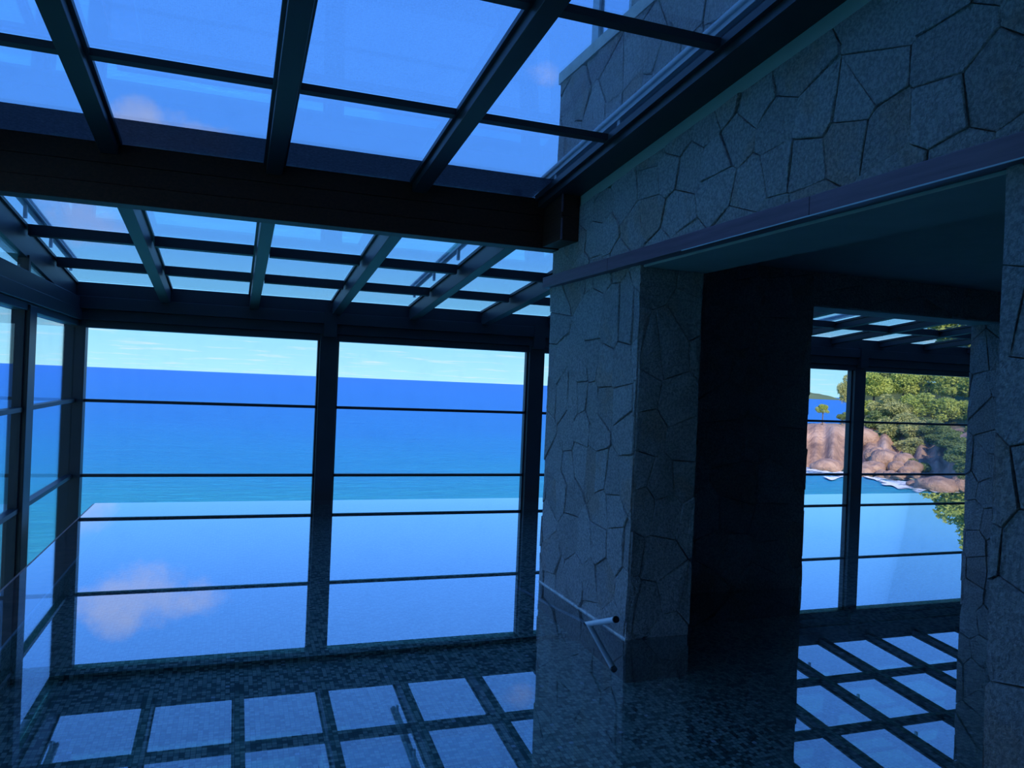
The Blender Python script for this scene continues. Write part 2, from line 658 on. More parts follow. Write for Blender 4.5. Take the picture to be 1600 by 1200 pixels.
while x < XEND - .05:
    x1 = min(x + 1.2, XEND)
    child(MB().box(x + .002, x1 - .002, EDGE_Y - .318, EDGE_Y, -0.045, -0.012), 'coping_slab', 'rim_granite', rim)
    x = x1
child(MB().box(-1.246, -1.232, 1.0, EDGE_Y - .3, -0.05, -0.008), 'trim_strip', 'white_trim', rim)
child(MB().box(EDGE_X - .03, EDGE_X, 1.0, EDGE_Y + .03, -1.6, -0.014), 'overflow_face', 'rim_granite', rim)
child(MB().box(EDGE_X, XEND, EDGE_Y, EDGE_Y + .03, -1.6, -0.014), 'overflow_face', 'rim_granite', rim)

mb = MB()
mb.poly([(EDGE_X, 1.0, 0), (XEND, 1.0, 0), (XEND, EDGE_Y, 0), (EDGE_X, EDGE_Y, 0)], [(0, 1, 2, 3)])
water = mb.build('pool_water', 'pool_water')
tag(water, 'still clear pool water mirroring the glass roof', 'water', kind='stuff')

# ---- deck the photographer stands on and the unseen house behind, with an added sun block
deck = MB().box(XL - .1, XEND + .5, -6, 0.72, -1.0, 0.07).build('floor', 'deck_stone')
tag(deck, 'grey stone pool deck behind the basin', 'floor', kind='structure')
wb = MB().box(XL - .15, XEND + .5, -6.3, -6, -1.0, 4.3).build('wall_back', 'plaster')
tag(wb, 'plain plaster wall at the back of the pool deck', 'wall', kind='structure')
ub = MB().box(-6, XEND + 1, -6.3, YTOP0, 4.3, 9.6).build('wall_sun_block', 'upper_plaster')  # unseen storey added so direct sun misses the glass room
tag(ub, 'unseen pale plaster block added above the deck to keep out the sun', 'wall', kind='structure')
we = MB().box(XEND, XEND + .4, -6, YF + .1, -1.6, 4.2).build('wall_end', 'plaster')  # unseen end wall, made solid so no bright reflection crosses the sea windows
tag(we, 'unseen plain plaster wall at the gallery end, solid to stop bright reflections', 'wall', kind='structure')

# ------------------------------------------------------------------ stone walls
wr = tag(empty('wall_right', (XR, 4, 0)), 'rough granite stone wall with a wide opening over the pool', 'wall', kind='structure')
TH = 0.48
STOP = 3.715                   # stone top plane z = STOP - 0.1 y
z_ = lambda yy: STOP - 0.1 * yy
# solid cores
child(MB().box(XR + .02, XR + TH, YP0 + .02, YP1 - .02, 0.0, 2.57), 'pier_core', 'joint_mortar', wr)
child(MB().box(XR + .02, XR + TH, -6, YN, 0.0, 2.57), 'wall_core', 'joint_mortar', wr)
child(MB().hexa([(XR + .02, -6, 2.56), (XR + TH, -6, 2.56), (XR + TH, YP1 - .02, 2.56), (XR + .02, YP1 - .02, 2.56),
                 (XR + .02, -6, 3.98 + .6), (XR + TH, -6, 3.98 + .6), (XR + TH, YP1 - .02, 3.98 - .1 * YP1), (XR + .02, YP1 - .02, 3.98 - .1 * YP1)]),
      'upper_core', 'joint_mortar', wr)
# polished dark plinth under the water line
child(MB().box(XR + .004, XR + TH - .004, YP0 + .004, YP1, -DEPTH - .1, 0.012), 'plinth', 'dark_granite', wr)
child(MB().box(XR + .004, XR + TH - .004, -1.5, YN - .004, -DEPTH - .1, 0.012), 'plinth', 'dark_granite', wr)
child(MB().box(XR - .017, XR + .02, YP0 - .004, YP1, -0.006, 0.011), 'lime_deposit', 'lime', wr)
child(MB().box(XR - .017, XR + .02, 0.9, YN, -0.006, 0.011), 'lime_deposit', 'lime', wr)
# plaster soffit of the opening and strip above the stone
child(MB().box(XR + .01, XR + TH + .02, YN, YP0 + .01, 2.528, 2.562), 'soffit', 'plaster', wr)
child(MB().hexa([(XR - .004, 1.0, z_(1.0)), (XR + .05, 1.0, z_(1.0)), (XR + .05, YP1, z_(YP1)), (XR - .004, YP1, z_(YP1)),
                 (XR - .004, 1.0, 3.83 - .1), (XR + .05, 1.0, 3.83 - .1), (XR + .05, YP1, 3.83 - .1 * YP1), (XR - .004, YP1, 3.87 - .1 * YP1)]),
      'plaster_strip', 'plaster', wr)
NX = (-1, 0, 0)
# face towards the pool: a = y, b = z
lay_stones([(1.1, 2.60), (YP1, 2.60), (YP1, z_(YP1)), (1.1, z_(1.1))], (XR + .02, 0, 0), (0, 1, 0), (0, 0, 1), NX, 0.27, 0.235, 11, wr, 'granite_stone')
lay_stones([(YP0, 0.0), (YP1, 0.0), (YP1, 2.575), (YP0, 2.575)], (XR + .02, 0, 0), (0, 1, 0), (0, 0, 1), NX, 0.235, 0.27, 23, wr, 'granite_stone', gap=0.003)
lay_stones([(0.9, 0.0), (YN, 0.0), (YN, 2.575), (0.9, 2.575)], (XR + .02, 0, 0), (0, 1, 0), (0, 0, 1), NX, 0.30, 0.29, 37, wr, 'granite_stone')
# end of the pier facing the camera side and the sea side
lay_stones([(XR, 0.0), (XR + TH, 0.0), (XR + TH, 2.53), (XR, 2.53)], (0, YP0 + .02, 0), (1, 0, 0), (0, 0, 1), (0, -1, 0), 0.24, 0.28, 41, wr, 'granite_stone', gap=0.003, proud=(0.018, 0.03))
lay_stones([(XR, 0.0), (XR + TH, 0.0), (XR + TH, 3.1), (XR, 3.1)], (0, YP1 - .02, 0), (1, 0, 0), (0, 0, 1), (0, 1, 0), 0.26, 0.28, 43, wr, 'granite_stone', gap=0.003)

# second wall across the passage
w2 = tag(empty('wall_passage', (4, YW2, 0)), 'shaded granite wall across the passage behind the pier', 'wall', kind='structure')
X2L, X2R, W2T = XR + TH, 4.82, 0.36
child(MB().box(X2L, X2R - .02, YW2 + .02, YW2 + W2T - .02, 0.0, 2.81), 'wall_core', 'joint_mortar', w2)
child(MB().box(X2R - .03, 7.25, YW2 + .02, YW2 + W2T - .02, 2.53, 2.83), 'lintel_core', 'joint_mortar', w2)
child(MB().box(7.2 + .02, XEND, YW2 + .02, YW2 + W2T - .02, 0.0, 2.81), 'wall_core', 'joint_mortar', w2)
child(MB().box(X2L, X2R - .004, YW2 + .004, YW2 + W2T, -DEPTH - .1, 0.012), 'plinth', 'dark_granite', w2)
child(MB().box(7.204, XEND, YW2 + .004, YW2 + W2T, -DEPTH - .1, 0.012), 'plinth', 'dark_granite', w2)
child(MB().box(X2R - .02, 7.22, YW2 + .012, YW2 + W2T, 2.505, 2.535), 'soffit', 'plaster', w2)
child(MB().hexa([(X2L, YW2 + .02, 2.8), (XEND, YW2 + .02, 2.8), (XEND, YW2 + W2T, 2.8), (X2L, YW2 + W2T, 2.8),
                 (X2L, YW2 + .02, 3.3), (XEND, YW2 + .02, 3.3), (XEND, YW2 + W2T, 3.26), (X2L, YW2 + W2T, 3.26)]), 'upper_core', 'joint_mortar', w2)
lay_stones([(X2L, 0.0), (X2R, 0.0), (X2R, 2.81), (X2L, 2.81)], (0, YW2 + .02, 0), (1, 0, 0), (0, 0, 1), (0, -1, 0), 0.34, 0.32, 51, w2, 'granite_stone')
lay_stones([(X2R, 2.51), (7.2, 2.51), (7.2, 2.81), (X2R, 2.81)], (0, YW2 + .02, 0), (1, 0, 0), (0, 0, 1), (0, -1, 0), 0.36, 0.30, 53, w2, 'granite_stone')
lay_stones([(7.2, 0.0), (8.4, 0.0), (8.4, 2.81), (7.2, 2.81)], (0, YW2 + .02, 0), (1, 0, 0), (0, 0, 1), (0, -1, 0), 0.34, 0.32, 57, w2, 'granite_stone')
lay_stones([(YW2, 0.0), (YW2 + W2T, 0.0), (YW2 + W2T, 2.51), (YW2, 2.51)], (7.2 + .02, 0, 0), (0, 1, 0), (0, 0, 1), NX, 0.22, 0.27, 59, w2, 'granite_stone', gap=0.005)
lay_stones([(YW2, 0.0), (YW2 + W2T, 0.0), (YW2 + W2T, 2.51), (YW2, 2.51)], (X2R - .02, 0, 0), (0, 1, 0), (0, 0, 1), (1, 0, 0), 0.22, 0.27, 61, w2, 'granite_stone', gap=0.005)

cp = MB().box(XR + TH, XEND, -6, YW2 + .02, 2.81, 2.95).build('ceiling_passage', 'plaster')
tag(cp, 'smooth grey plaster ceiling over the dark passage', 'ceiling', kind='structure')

# timber band along the stone wall
tr1 = tag(empty('trim_1', (XR, 4, 2.57)), 'reddish timber band running along the granite wall above the opening', 'trim', kind='structure')
for a, b in ((0.9, 2.93), (2.93, 5.0), (5.0, 6.24)):
    child(MB().box(XR - .075, XR + .03, a + .001, b - .001, 2.544, 2.637), 'board', 'trim_wood', tr1, bevel=0.004)
child(MB().box(XR - .077, XR - .071, 0.9, YP0 - .6, 2.540, 2.546), 'edge_strip', 'rail_metal', tr1)

# ------------------------------------------------------------------ glass roof
roof = tag(empty('ceiling', (5, 6, 3.2)), 'sloping glass roof with dark rafters over the pool', 'glass roof', kind='structure')
YTOP = 2.16
RW = 0.115


def rafter(x, y0, y1, c0, c1, wd=RW):
    child(MB().slope(x - wd / 2, x + wd / 2, y0, y1, c0, c1), 'rafter', 'frame_metal', roof, bevel=0.004)
    # glazing bars that hold the panes either side of the rafter
    for s in (-1, 1):
        a, b = sorted((x + s * wd / 2, x + s * (wd / 2 + .022)))
        child(MB().slope(a, b, y0, y1, GL - .035, GL - .004), 'glazing_bar', 'frame_metal', roof)


for i in range(0, 4):
    rafter(RX[i], YTOP, BEAM0 + .01, NB, GL)
for i in range(0, 15):
    if RX[i] < XR + .05:
        rafter(RX[i], BEAM1 - .01, EAVE + .06, FB, GL)
    else:
        rafter(RX[i], YP1 - .27 if RX[i] < XR + TH else YW2 + W2T - .01, EAVE + .06, GB if RX[i] > XR + TH + .6 else FB, GL)
# edge rafter along the stone wall
child(MB().slope(2.355, XR + .03, YTOP, BEAM0, 3.80, GL + .02), 'edge_rafter', 'frame_metal', roof)
child(MB().slope(2.325, 2.355, YTOP, BEAM0, GL - .05, GL - .004), 'glazing_bar', 'frame_metal', roof)
PN = [2.19, 3.47, 4.75, 6.03]
PFAR = [6.17, 7.30, 8.58, 9.88]
for yy in PN[:3]:
    for i in range(0, 4):
        a = RX[i] + RW / 2 + .022
        b = (RX[i + 1] - RW / 2 - .022) if i < 3 else 2.325
        child(MB().slope(a, b, yy - .03, yy + .03, GL - .045, GL - .003), 'purlin', 'frame_metal', roof)
for yy in PFAR[1:]:
    for i in range(0, 14):
        if RX[i] > XR and yy < YW2 + W2T:
            continue
        a, b = RX[i] + RW / 2 + .022, RX[i + 1] - RW / 2 - .022
        child(MB().slope(a, b, yy - .035, yy + .035, GL - .105, GL - .003), 'purlin', 'frame_metal', roof)
G = 0.012
for i in range(0, 4):
    a = RX[i] + RW / 2
    b = RX[i + 1] - RW / 2 if i < 3 else 2.355
    for k in range(3):
        child(MB().slope(a, b, PN[k] + .004, (PN[k + 1] if k < 2 else BEAM0 + .1) - .004, GL, GL + G), 'pane', 'glass', roof)
ys = [BEAM0 + .1, PFAR[1], PFAR[2], PFAR[3], EAVE + .06]
for i in range(0, 14):
    a, b = RX[i] + RW / 2, RX[i + 1] - RW / 2
    for k in range(4):
        y0 = ys[k]
        if RX[i + 1] > XR + TH and k == 0:
            y0 = YW2 + W2T
        child(MB().slope(a, b, y0 + .004, ys[k + 1] - .004, GL, GL + G), 'pane', 'glass', roof)
# lead flashing lying on the glass above the big beam
child(MB().slope(-2.02, 2.36, 5.70, 6.42, GL + G + .001, GL + G + .006), 'flashing', 'flashing_metal', roof)
# closed house roof behind the glass
child(MB().box(-2.1, XEND, -6, YTOP + .02, 3.64, 4.3), 'roof_slab', 'plaster', roof)

# big timber beam under the roof and its bracket on the stone wall
bm = tag(empty('roof_beam', (0.2, 6.1, 2.855)), 'massive dark timber beam spanning below the glass roof', 'beam')
for z0, z1 in ((2.855, 2.985), (2.987, 3.13), (3.132, GL - .1 * BEAM1 - .004)):
    child(MB().box(XL + .02, XR - .01, BEAM0 + (0.012 if z0 > 2.9 else 0.0), BEAM1, z0, z1), 'board', 'beam_wood', bm, bevel=0.004)
br = tag(empty('beam_bracket', (2.49, 5.9, 2.86)), 'reddish brown boxed timber bracket where the beam meets granite', 'bracket')
child(MB().box(2.41, XR - .012, 5.66, BEAM0, 2.865, 3.06), 'board', 'beam_wood', br, bevel=0.004)
child(MB().hexa([(2.41, 5.66, 3.062), (XR - .012, 5.66, 3.062), (XR - .012, BEAM0, 3.062), (2.41, BEAM0, 3.062),
                 (2.41, 5.66, 3.80 - .566), (XR - .012, 5.66, 3.80 - .566), (XR - .012, BEAM0, 3.80 - .605), (2.41, BEAM0, 3.80 - .605)]),
      'board', 'beam_wood', br, bevel=0.004)
child(MB().box(2.406, 2.418, 5.652, 5.664, 2.87, 3.04), 'corner_strip', 'trim_wood', br)
child(MB().box(2.406, 2.418, 5.652, 5.664, 3.09, 3.26), 'corner_strip', 'trim_wood', br)

# ------------------------------------------------------------------ sea-side glazing
wf = tag(empty('wall_front', (5, YF, 0)), 'dark framed glazed wall facing the open sea', 'glazed wall', kind='structure')
POSTS = [-1.93, 1.26, 4.44, 7.65, 10.86, 14.05]
PW = 0.25
for x in POSTS:
    ww = PW if x != POSTS[-1] else 0.3
    child(MB().box(x - ww / 2, x + ww / 2, YF - .10, YF + .10, -1.6, 2.7), 'post', 'frame_metal', wf, bevel=0.006)
    if x not in (POSTS[0], POSTS[-1]):
        for s in (-1, 1):
            child(MB().box(*sorted((x + s * ww / 2, x + s * (ww / 2 + .025))), YF - .03, YF + .06, -1.6, 2.22), 'glazing_bead', 'frame_metal', wf)
        child(MB().box(x - .09, x + .09, EAVE - .04, YF, 2.26, 2.62), 'post_head', 'frame_metal', wf)
for z0, z1, y0 in ((2.205, 2.30, YF - .09), (2.302, 2.44, YF - .12), (2.442, 2.60, EAVE - .02), (2.602, GL - .1 * (EAVE + .06) - .002, EAVE + .03)):
    child(MB().box(XL - .1, XEND + .1, y0, YF + .11, z0, z1), 'eave_board', 'frame_metal', wf, bevel=0.005)
child(MB().box(XL - .1, XEND + .1, YF - .08, YF + .08, -1.7, -1.45), 'sill', 'frame_metal', wf)
TZ = [0.287, 1.26]
wlabels = ['sea window between the glazed corner and the first dark post',
           'sea window second from the glazed corner, left of the granite pier',
           'sea window mostly hidden behind the granite pier',
           'sea window showing the horizon and the bare rocky point',
           'sea window showing the leafy headland and its boulders']


def panes_x(win, x0, x1):
    zs = [-1.45] + TZ + [2.205]
    for k in range(3):
        child(MB().box(x0, x1, YF - .006, YF + .006, zs[k] + .012, zs[k + 1] - .012), 'pane', 'glass', win)
    for zt in TZ:
        child(MB().box(x0, x1, YF - .03, YF + .03, zt - .02, zt + .02), 'transom', 'frame_metal', win)


for k in range(5):
    win = tag(empty('window_%d' % (k + 1), ((POSTS[k] + POSTS[k + 1]) / 2, YF, -1.45)), wlabels[k], 'window', kind='structure')
    panes_x(win, POSTS[k] + PW / 2, POSTS[k + 1] - PW / 2)

# ------------------------------------------------------------------ left glazing
wl = tag(empty('wall_left', (XL, 6, 0)), 'dark framed side glazing along the pool edge', 'glazed wall', kind='structure')
LP = [11.27, 8.70, 6.13, 3.56, 0.99]
for yy in LP[1:]:
    child(MB().box(XL - .09, XL + .07, yy - .14, yy + .14, -1.6, 2.27), 'post', 'frame_metal', wl, bevel=0.006)
    for s in (-1, 1):
        child(MB().box(XL - .05, XL + .03, *sorted((yy + s * .14, yy + s * .175)), -1.6, 2.22), 'glazing_bead', 'frame_metal', wl)
for z0, z1, dx in ((2.215, 2.29, 0.05), (2.292, 2.43, 0.08), (2.432, 2.585, 0.06)):
    child(MB().box(XL - .1, XL + dx, 0.85, YF - .1, z0, z1), 'side_beam_board', 'frame_metal', wl, bevel=0.005)
child(MB().box(XL - .1, XL + .06, 0.85, YF - .1, -1.7, -1.45), 'sill', 'frame_metal', wl)
child(MB().slope(XL - .14, XL + .005, 0.9, EAVE, 3.60, 3.70), 'gable_rail', 'frame_metal', wl)
child(MB().slope(XL - .14, XL - .02, 0.9, EAVE, 3.70, 3.84), 'gable_rail', 'frame_metal', wl)
child(MB().box(XL - .15, XL + .05, -6, 0.86, -1.0, 4.3), 'return_wall', 'plaster', wl)
llabels = ['side window next to the glazed corner', 'side window second from the glazed corner',
           'side window below the big timber beam', 'side window beside the pool deck']
for k in range(4):
    y1, y0 = LP[k] - .14, LP[k + 1] + .14
    if k == 0:
        y1 = YF - .1
    win = tag(empty('window_%d' % (k + 6), (XL, (y0 + y1) / 2, -1.45)), llabels[k], 'window', kind='structure')
    zs = [-1.45] + TZ + [2.215]
    for j in range(3):
        child(MB().box(XL - .006, XL + .006, y0, y1, zs[j] + .012, zs[j + 1] - .012), 'pane', 'glass', win)
    for zt in TZ:
        child(MB().box(XL - .04, XL + .04, y0, y1, zt - .022, zt + .022), 'transom', 'frame_metal', win)
    # gable light above the side beam
    cc = 3.60
    zt0, zt1 = cc - .1 * y0, cc - .1 * y1
    if zt1 < 2.60:
        y1 = (cc - 2.60) / .1
        zt1 = 2.60
    child(MB().hexa([(XL - .03, y0, 2.585), (XL - .018, y0, 2.585), (XL - .018, y1, 2.585), (XL - .03, y1, 2.585),
                     (XL - .03, y0, zt0), (XL - .018, y0, zt0), (XL - .018, y1, zt1), (XL - .03, y1, zt1)]), 'gable_pane', 'glass', win)
    if k < 3:
        child(MB().box(XL - .08, XL + .02, LP[k + 1] - .035, LP[k + 1] + .035, 2.58, cc - .1 * LP[k + 1] + .03), 'gable_mullion', 'frame_metal', win)
# ------------------------------------------------------------------ awning rails above the glass


def awning_rail(x, y0, y1, label, c=4.06):
    root = tag(empty('awning_rail', (x, (y0 + y1) / 2, c - .1 * (y0 + y1) / 2)), label, 'awning rail', 'awning rails on the glass roof')
    child(MB().slope(x - .05, x + .05, y0, y1, c, c + .035), 'track', 'rail_metal', root, bevel=0.012)
    child(MB().slope(x - .03, x + .01, y0, y1 - .03, c - .03, c + .001), 'guide', 'rail_metal', root)
    child(MB().slope(x + .025, x + .045, y0, y1 - .03, c - .02, c + .001), 'guide', 'rail_metal', root)
    yy = y1 - .25
    while yy > y0:
        child(MB().hexa([(x - .015, yy - .02, GL + G - .1 * yy), (x + .015, yy - .02, GL + G - .1 * yy), (x + .015, yy + .02, GL + G - .1 * yy), (x - .015, yy + .02, GL + G - .1 * yy),
                         (x - .015, yy - .02, c - .1 * yy), (x + .015, yy - .02, c - .1 * yy), (x + .015, yy + .02, c - .1 * yy), (x - .015, yy + .02, c - .1 * yy)]),
              'bracket', 'rail_metal', root)
        yy -= 1.1
    return root


awning_rail(2.45, YTOP, 6.14, 'grey awning rail beside the stone parapet, ending at the beam')
awning_rail(2.33, 6.5, 10.85, 'grey awning rail over the glass left of the granite pier')
awning_rail(-1.90, 6.5, 10.85, 'grey awning rail over the glass at the glazed corner')
awning_rail(9.45, 6.5, 10.85, 'grey awning rail over the gallery glass before the headland')
awning_rail(5.6, 6.5, 10.85, 'grey awning rail over the gallery glass behind the pier')

# ------------------------------------------------------------------ upper storey beside the roof
up = tag(empty('wall_upper', (2.66, 4, 3.5)), 'granite balcony parapet rising outside the glass roof', 'wall', kind='structure')
PX, PY = 2.66, 6.38
child(MB().box(PX + .02, PX + .30, 1.5, PY - .02, 3.30, 4.41), 'parapet_core', 'joint_mortar', up)
child(MB().box(PX + .02, XEND, YW2 + W2T, PY - .02, 3.36, 3.7), 'slab_edge', 'joint_mortar', up)
lay_stones([(1.6, 3.32), (PY, 3.32), (PY, 4.40), (1.6, 4.40)], (PX + .02, 0, 0), (0, 1, 0), (0, 0, 1), NX, 0.27, 0.42, 71, up, 'granite_stone', gap=0.005, proud=(0.02, 0.032))
lay_stones([(PX, 3.36), (PX + .30, 3.36), (PX + .30, 4.40), (PX, 4.40)], (0, PY - .02, 0), (1, 0, 0), (0, 0, 1), (0, 1, 0), 0.27, 0.30, 73, up, 'granite_stone', gap=0.005)
child(MB().box(PX - .02, PX + .34, 1.5, PY + .02, 4.40, 4.50), 'coping', 'coping_stone', up)
hb = tag(empty('wall_upper_house', (3.6, 4, 3.3)), 'granite upper house wall behind the balcony parapet', 'wall', kind='structure')
child(MB().box(3.52, 4.0, 1.5, 6.68, 3.3, 9.0), 'wall_core', 'joint_mortar', hb)
child(MB().box(3.52, XEND, 2.0, 5.8, 3.3, 9.0), 'house_block', 'upper_plaster', hb)
lay_stones([(4.4, 4.3), (6.7, 4.3), (6.7, 6.6), (4.4, 6.6)], (3.52, 0, 0), (0, 1, 0), (0, 0, 1), NX, 0.34, 0.36, 77, hb, 'granite_stone', gap=0.006)
uw = tag(empty('window_10', (3.6, 7.1, 4)), 'blue reflecting upper window behind the balcony parapet', 'window', kind='structure')
child(MB().box(3.50, 3.56, 7.44, 7.60, 3.7, 7.2), 'frame', 'rail_metal', uw)
child(MB().box(3.50, 3.56, 6.68, 6.76, 3.7, 7.2), 'frame', 'rail_metal', uw)
child(MB().box(3.525, 3.535, 6.76, 7.44, 3.7, 7.2), 'pane', 'glass', uw)
child(MB().box(3.50, 3.56, 6.68, 7.60, 7.2, 7.3), 'frame', 'rail_metal', uw)
child(MB().box(3.45, 3.62, 6.6, 7.66, 3.5, 3.7), 'frame', 'rail_metal', uw)

# ------------------------------------------------------------------ pole leaning in the water by the pier
pl_ = tag(empty('pool_pole', (2.47, 5.0, 0)), 'white pool pole sticking out of the water beside the pier', 'pole')
p_end = Vector((2.450, 4.562, 0.164))
p_wat = Vector((2.468, 4.995, 0.0))
dirp = (p_wat - p_end).normalized()
child(MB().tube(p_end, p_wat + (p_wat - p_end) * 4.84, 0.020, 18), 'tube', 'pole_white', pl_, smooth=False)
child(MB().tube(p_end - dirp * .012, p_end + dirp * .004, 0.0225, 18), 'end_plug', 'black_plastic', pl_)

# ------------------------------------------------------------------ sea, headland
SEA = -15.0
mb = MB()
mb.poly([(-40000, -300, SEA), (40000, -300, SEA), (40000, 45000, SEA), (-40000, 45000, SEA)], [(0, 1, 2, 3)])
sea = mb.build('sea', 'sea')
tag(sea, 'blue ocean reaching to the horizon, turquoise near the shore', 'sea', kind='stuff')


def sstep(v, a, b):
    k = min(1, max(0, (v - a) / (b - a)))
    return k * k * (3 - 2 * k)


def shore(x):
    return 186 - 4 * sstep(x, 1340, 1430) - 24 * sstep(x, 1440, 1530) - 45 * sstep(x, 1540, 1800) + 3 * math.sin(x * .09) + 2 * math.sin(x * .23)


def ground(x, rho):
    """height above the sea of the headland at screen azimuth x and distance rho"""
    d = rho - shore(x)
    P = far_pt(x, 620, rho)
    n = mnoise.fractal(Vector((P[0] * .06, P[1] * .06, 0)), 1.0, 2.0, 5)
    n2 = mnoise.noise(Vector((P[0] * .25, P[1] * .25, 3)))
    left = 1 - sstep(x, 1300, 1350)
    h = -3 + 12.5 * sstep(d, -6, 34 - 6 * left) + (1 - left) * (14 * sstep(d, 25, 150) + 12 * sstep(x, 1460, 1580) * sstep(d, 85, 140))
    h -= left * 16 * sstep(d, 34, 62) * (1 - 0.4 * sstep(x, 1270, 1300))
    h *= 0.35 + 0.65 * sstep(x, 1195, 1255)
    k = sstep(d, -8, 10)
    return h + k * (n * 1.7 * (1 - 0.65 * left) + n2 * 0.5)


mb = MB()
NXG, NRG = 150, 90
xs = np.linspace(1170, 1850, NXG)
rr = np.linspace(0, 1, NRG)
vv = []
for x in xs:
    s = shore(x)
    for q in rr:
        rho = s - 10 + 240 * q ** 1.5
        P = far_pt(x, 620, rho)
        vv.append((P[0], P[1], SEA + ground(x, rho)))
ff = [(i * NRG + j, (i + 1) * NRG + j, (i + 1) * NRG + j + 1, i * NRG + j + 1) for i in range(NXG - 1) for j in range(NRG - 1)]
mb.poly(vv, ff)
hl = mb.build('headland', 'headland_ground', smooth=True)
tag(hl, 'rocky wooded headland sloping into the sea', 'headland', kind='structure')

# far island on the horizon
mb = MB()
vv = []
NI = 60
for i in range(NI):
    x = 1140 + 190 * i / (NI - 1)
    prof = max(0, math.sin(math.pi * i / (NI - 1))) ** 1.2 * (1 + .35 * mnoise.noise(Vector((i * .18, 1, 0))))
    for j in range(5):
        k = j / 4
        P = far_pt(x, 619, 5200 + 900 * k)
        vv.append((P[0], P[1], SEA - 5 + 62 * prof * math.sin(math.pi * k * .5 + 0.0)))
    
mb.poly(vv, [(i * 5 + j, (i + 1) * 5 + j, (i + 1) * 5 + j + 1, i * 5 + j + 1) for i in range(NI - 1) for j in range(4)])
isl = mb.build('island', 'island_green', smooth=True)
tag(isl, 'low distant island on the horizon beyond the headland', 'island')

# surf strips along the shore
mb = MB()
vv = []
NS = 120
for i in range(NS):
    x = 1200 + 420 * i / (NS - 1)
    s = shore(x)
    wd = 13 + 5 * math.sin(x * .05) + 8 * sstep(x, 1370, 1420)
    for j in range(4):
        P = far_pt(x, 620, s + 1 - wd * (1 - j / 3))
        vv.append((P[0], P[1], SEA + .3 + .06 * math.sin(j * 1.2 + x * .2)))
mb.poly(vv, [(i * 4 + j, (i + 1) * 4 + j, (i + 1) * 4 + j + 1, i * 4 + j + 1) for i in range(NS - 1) for j in range(3)])
su = mb.build('surf', 'surf', smooth=True)
tag(su, 'white surf breaking along the rocky shore', 'surf', kind='stuff')


def ico(sub):
    import bmesh
    b = bmesh.new()
    bmesh.ops.create_icosphere(b, subdivisions=sub, radius=1.0)
    v = [tuple(q.co) for q in b.verts]
    f = [tuple(q.index for q in fc.verts) for fc in b.faces]
    b.free()
    return v, f


ICO3 = ico(3)


def boulder(x, y, rho, rx, rz, seed, label, group=None, sink=0.35, ratio=1.0):
    P = far_pt(x, y, rho)
    rnd = random.Random(seed)
    ang = rnd.uniform(0, 3.14)
    vv = []
    off = Vector((seed * 3.7, seed * 1.3, 0))
    for v in ICO3[0]:
        u = Vector(v)
        k = 1 + .35 * mnoise.noise(u * 1.1 + off) + .16 * mnoise.noise(u * 2.6 + off)
        k = min(k, 1.08)
        q = Vector((u.x * rx * ratio, u.y * rx, u.z * rz)) * k
        vv.append((q.x * math.cos(ang) - q.y * math.sin(ang), q.x * math.sin(ang) + q.y * math.cos(ang), q.z))
    mb = MB()
    mb.poly(vv, ICO3[1])
    o = mb.build('boulder', 'shore_rock', smooth=True)
    o.location = P
    tag(o, label, 'boulder', group)
    return o


BG, BL = 'granite boulders along the headland shore', 'brown granite boulder piled at the foot of the headland'
for k, (x, y, rho, rx, rz) in enumerate([(1350, 739, 183, 2.6, 1.9), (1364, 734, 185, 2.6, 2.0), (1384, 722, 190, 3.9, 3.0), (1370, 712, 194, 2.6, 2.0),
                                         (1402, 733, 184, 2.0, 1.7), (1412, 722, 188, 2.6, 2.2), (1416, 738, 181, 1.5, 1.2), (1427, 731, 183, 1.9, 1.5),
                                         (1391, 742, 180, 1.4, 1.0), (1378, 741, 181, 1.3, 1.0), (1432, 742, 178, 1.2, .9), (1405, 744, 178, 1.2, .8)]):
    if k == 2:
        boulder(x, y, rho, rx, rz, 100 + k, 'largest brown granite boulder of the shore pile')
    elif rx < 1.6:
        boulder(x, y, rho, rx, rz, 100 + k, 'small granite boulder at the water edge of the pile', 'small boulders at the water edge')
    else:
        boulder(x, y, rho, rx, rz, 100 + k, BL, BG)
boulder(1466, 760, 165, 4.4, 2.0, 301, 'wide pale orange boulder alone in the surf', ratio=0.8)
boulder(1508, 758, 166, 2.6, 1.8, 302, 'pinkish boulder beside the wide pale one in the surf')
boulder(1429, 757, 168, 1.5, .8, 303, 'small low rock awash in the surf')
boulder(1293, 730, 189, 3.6, 1.9, 304, 'orange rock ledge at the water line of the bare point')
boulder(1350, 684, 206, 3.4, 2.6, 305, 'rounded pink rock above the boulder pile')


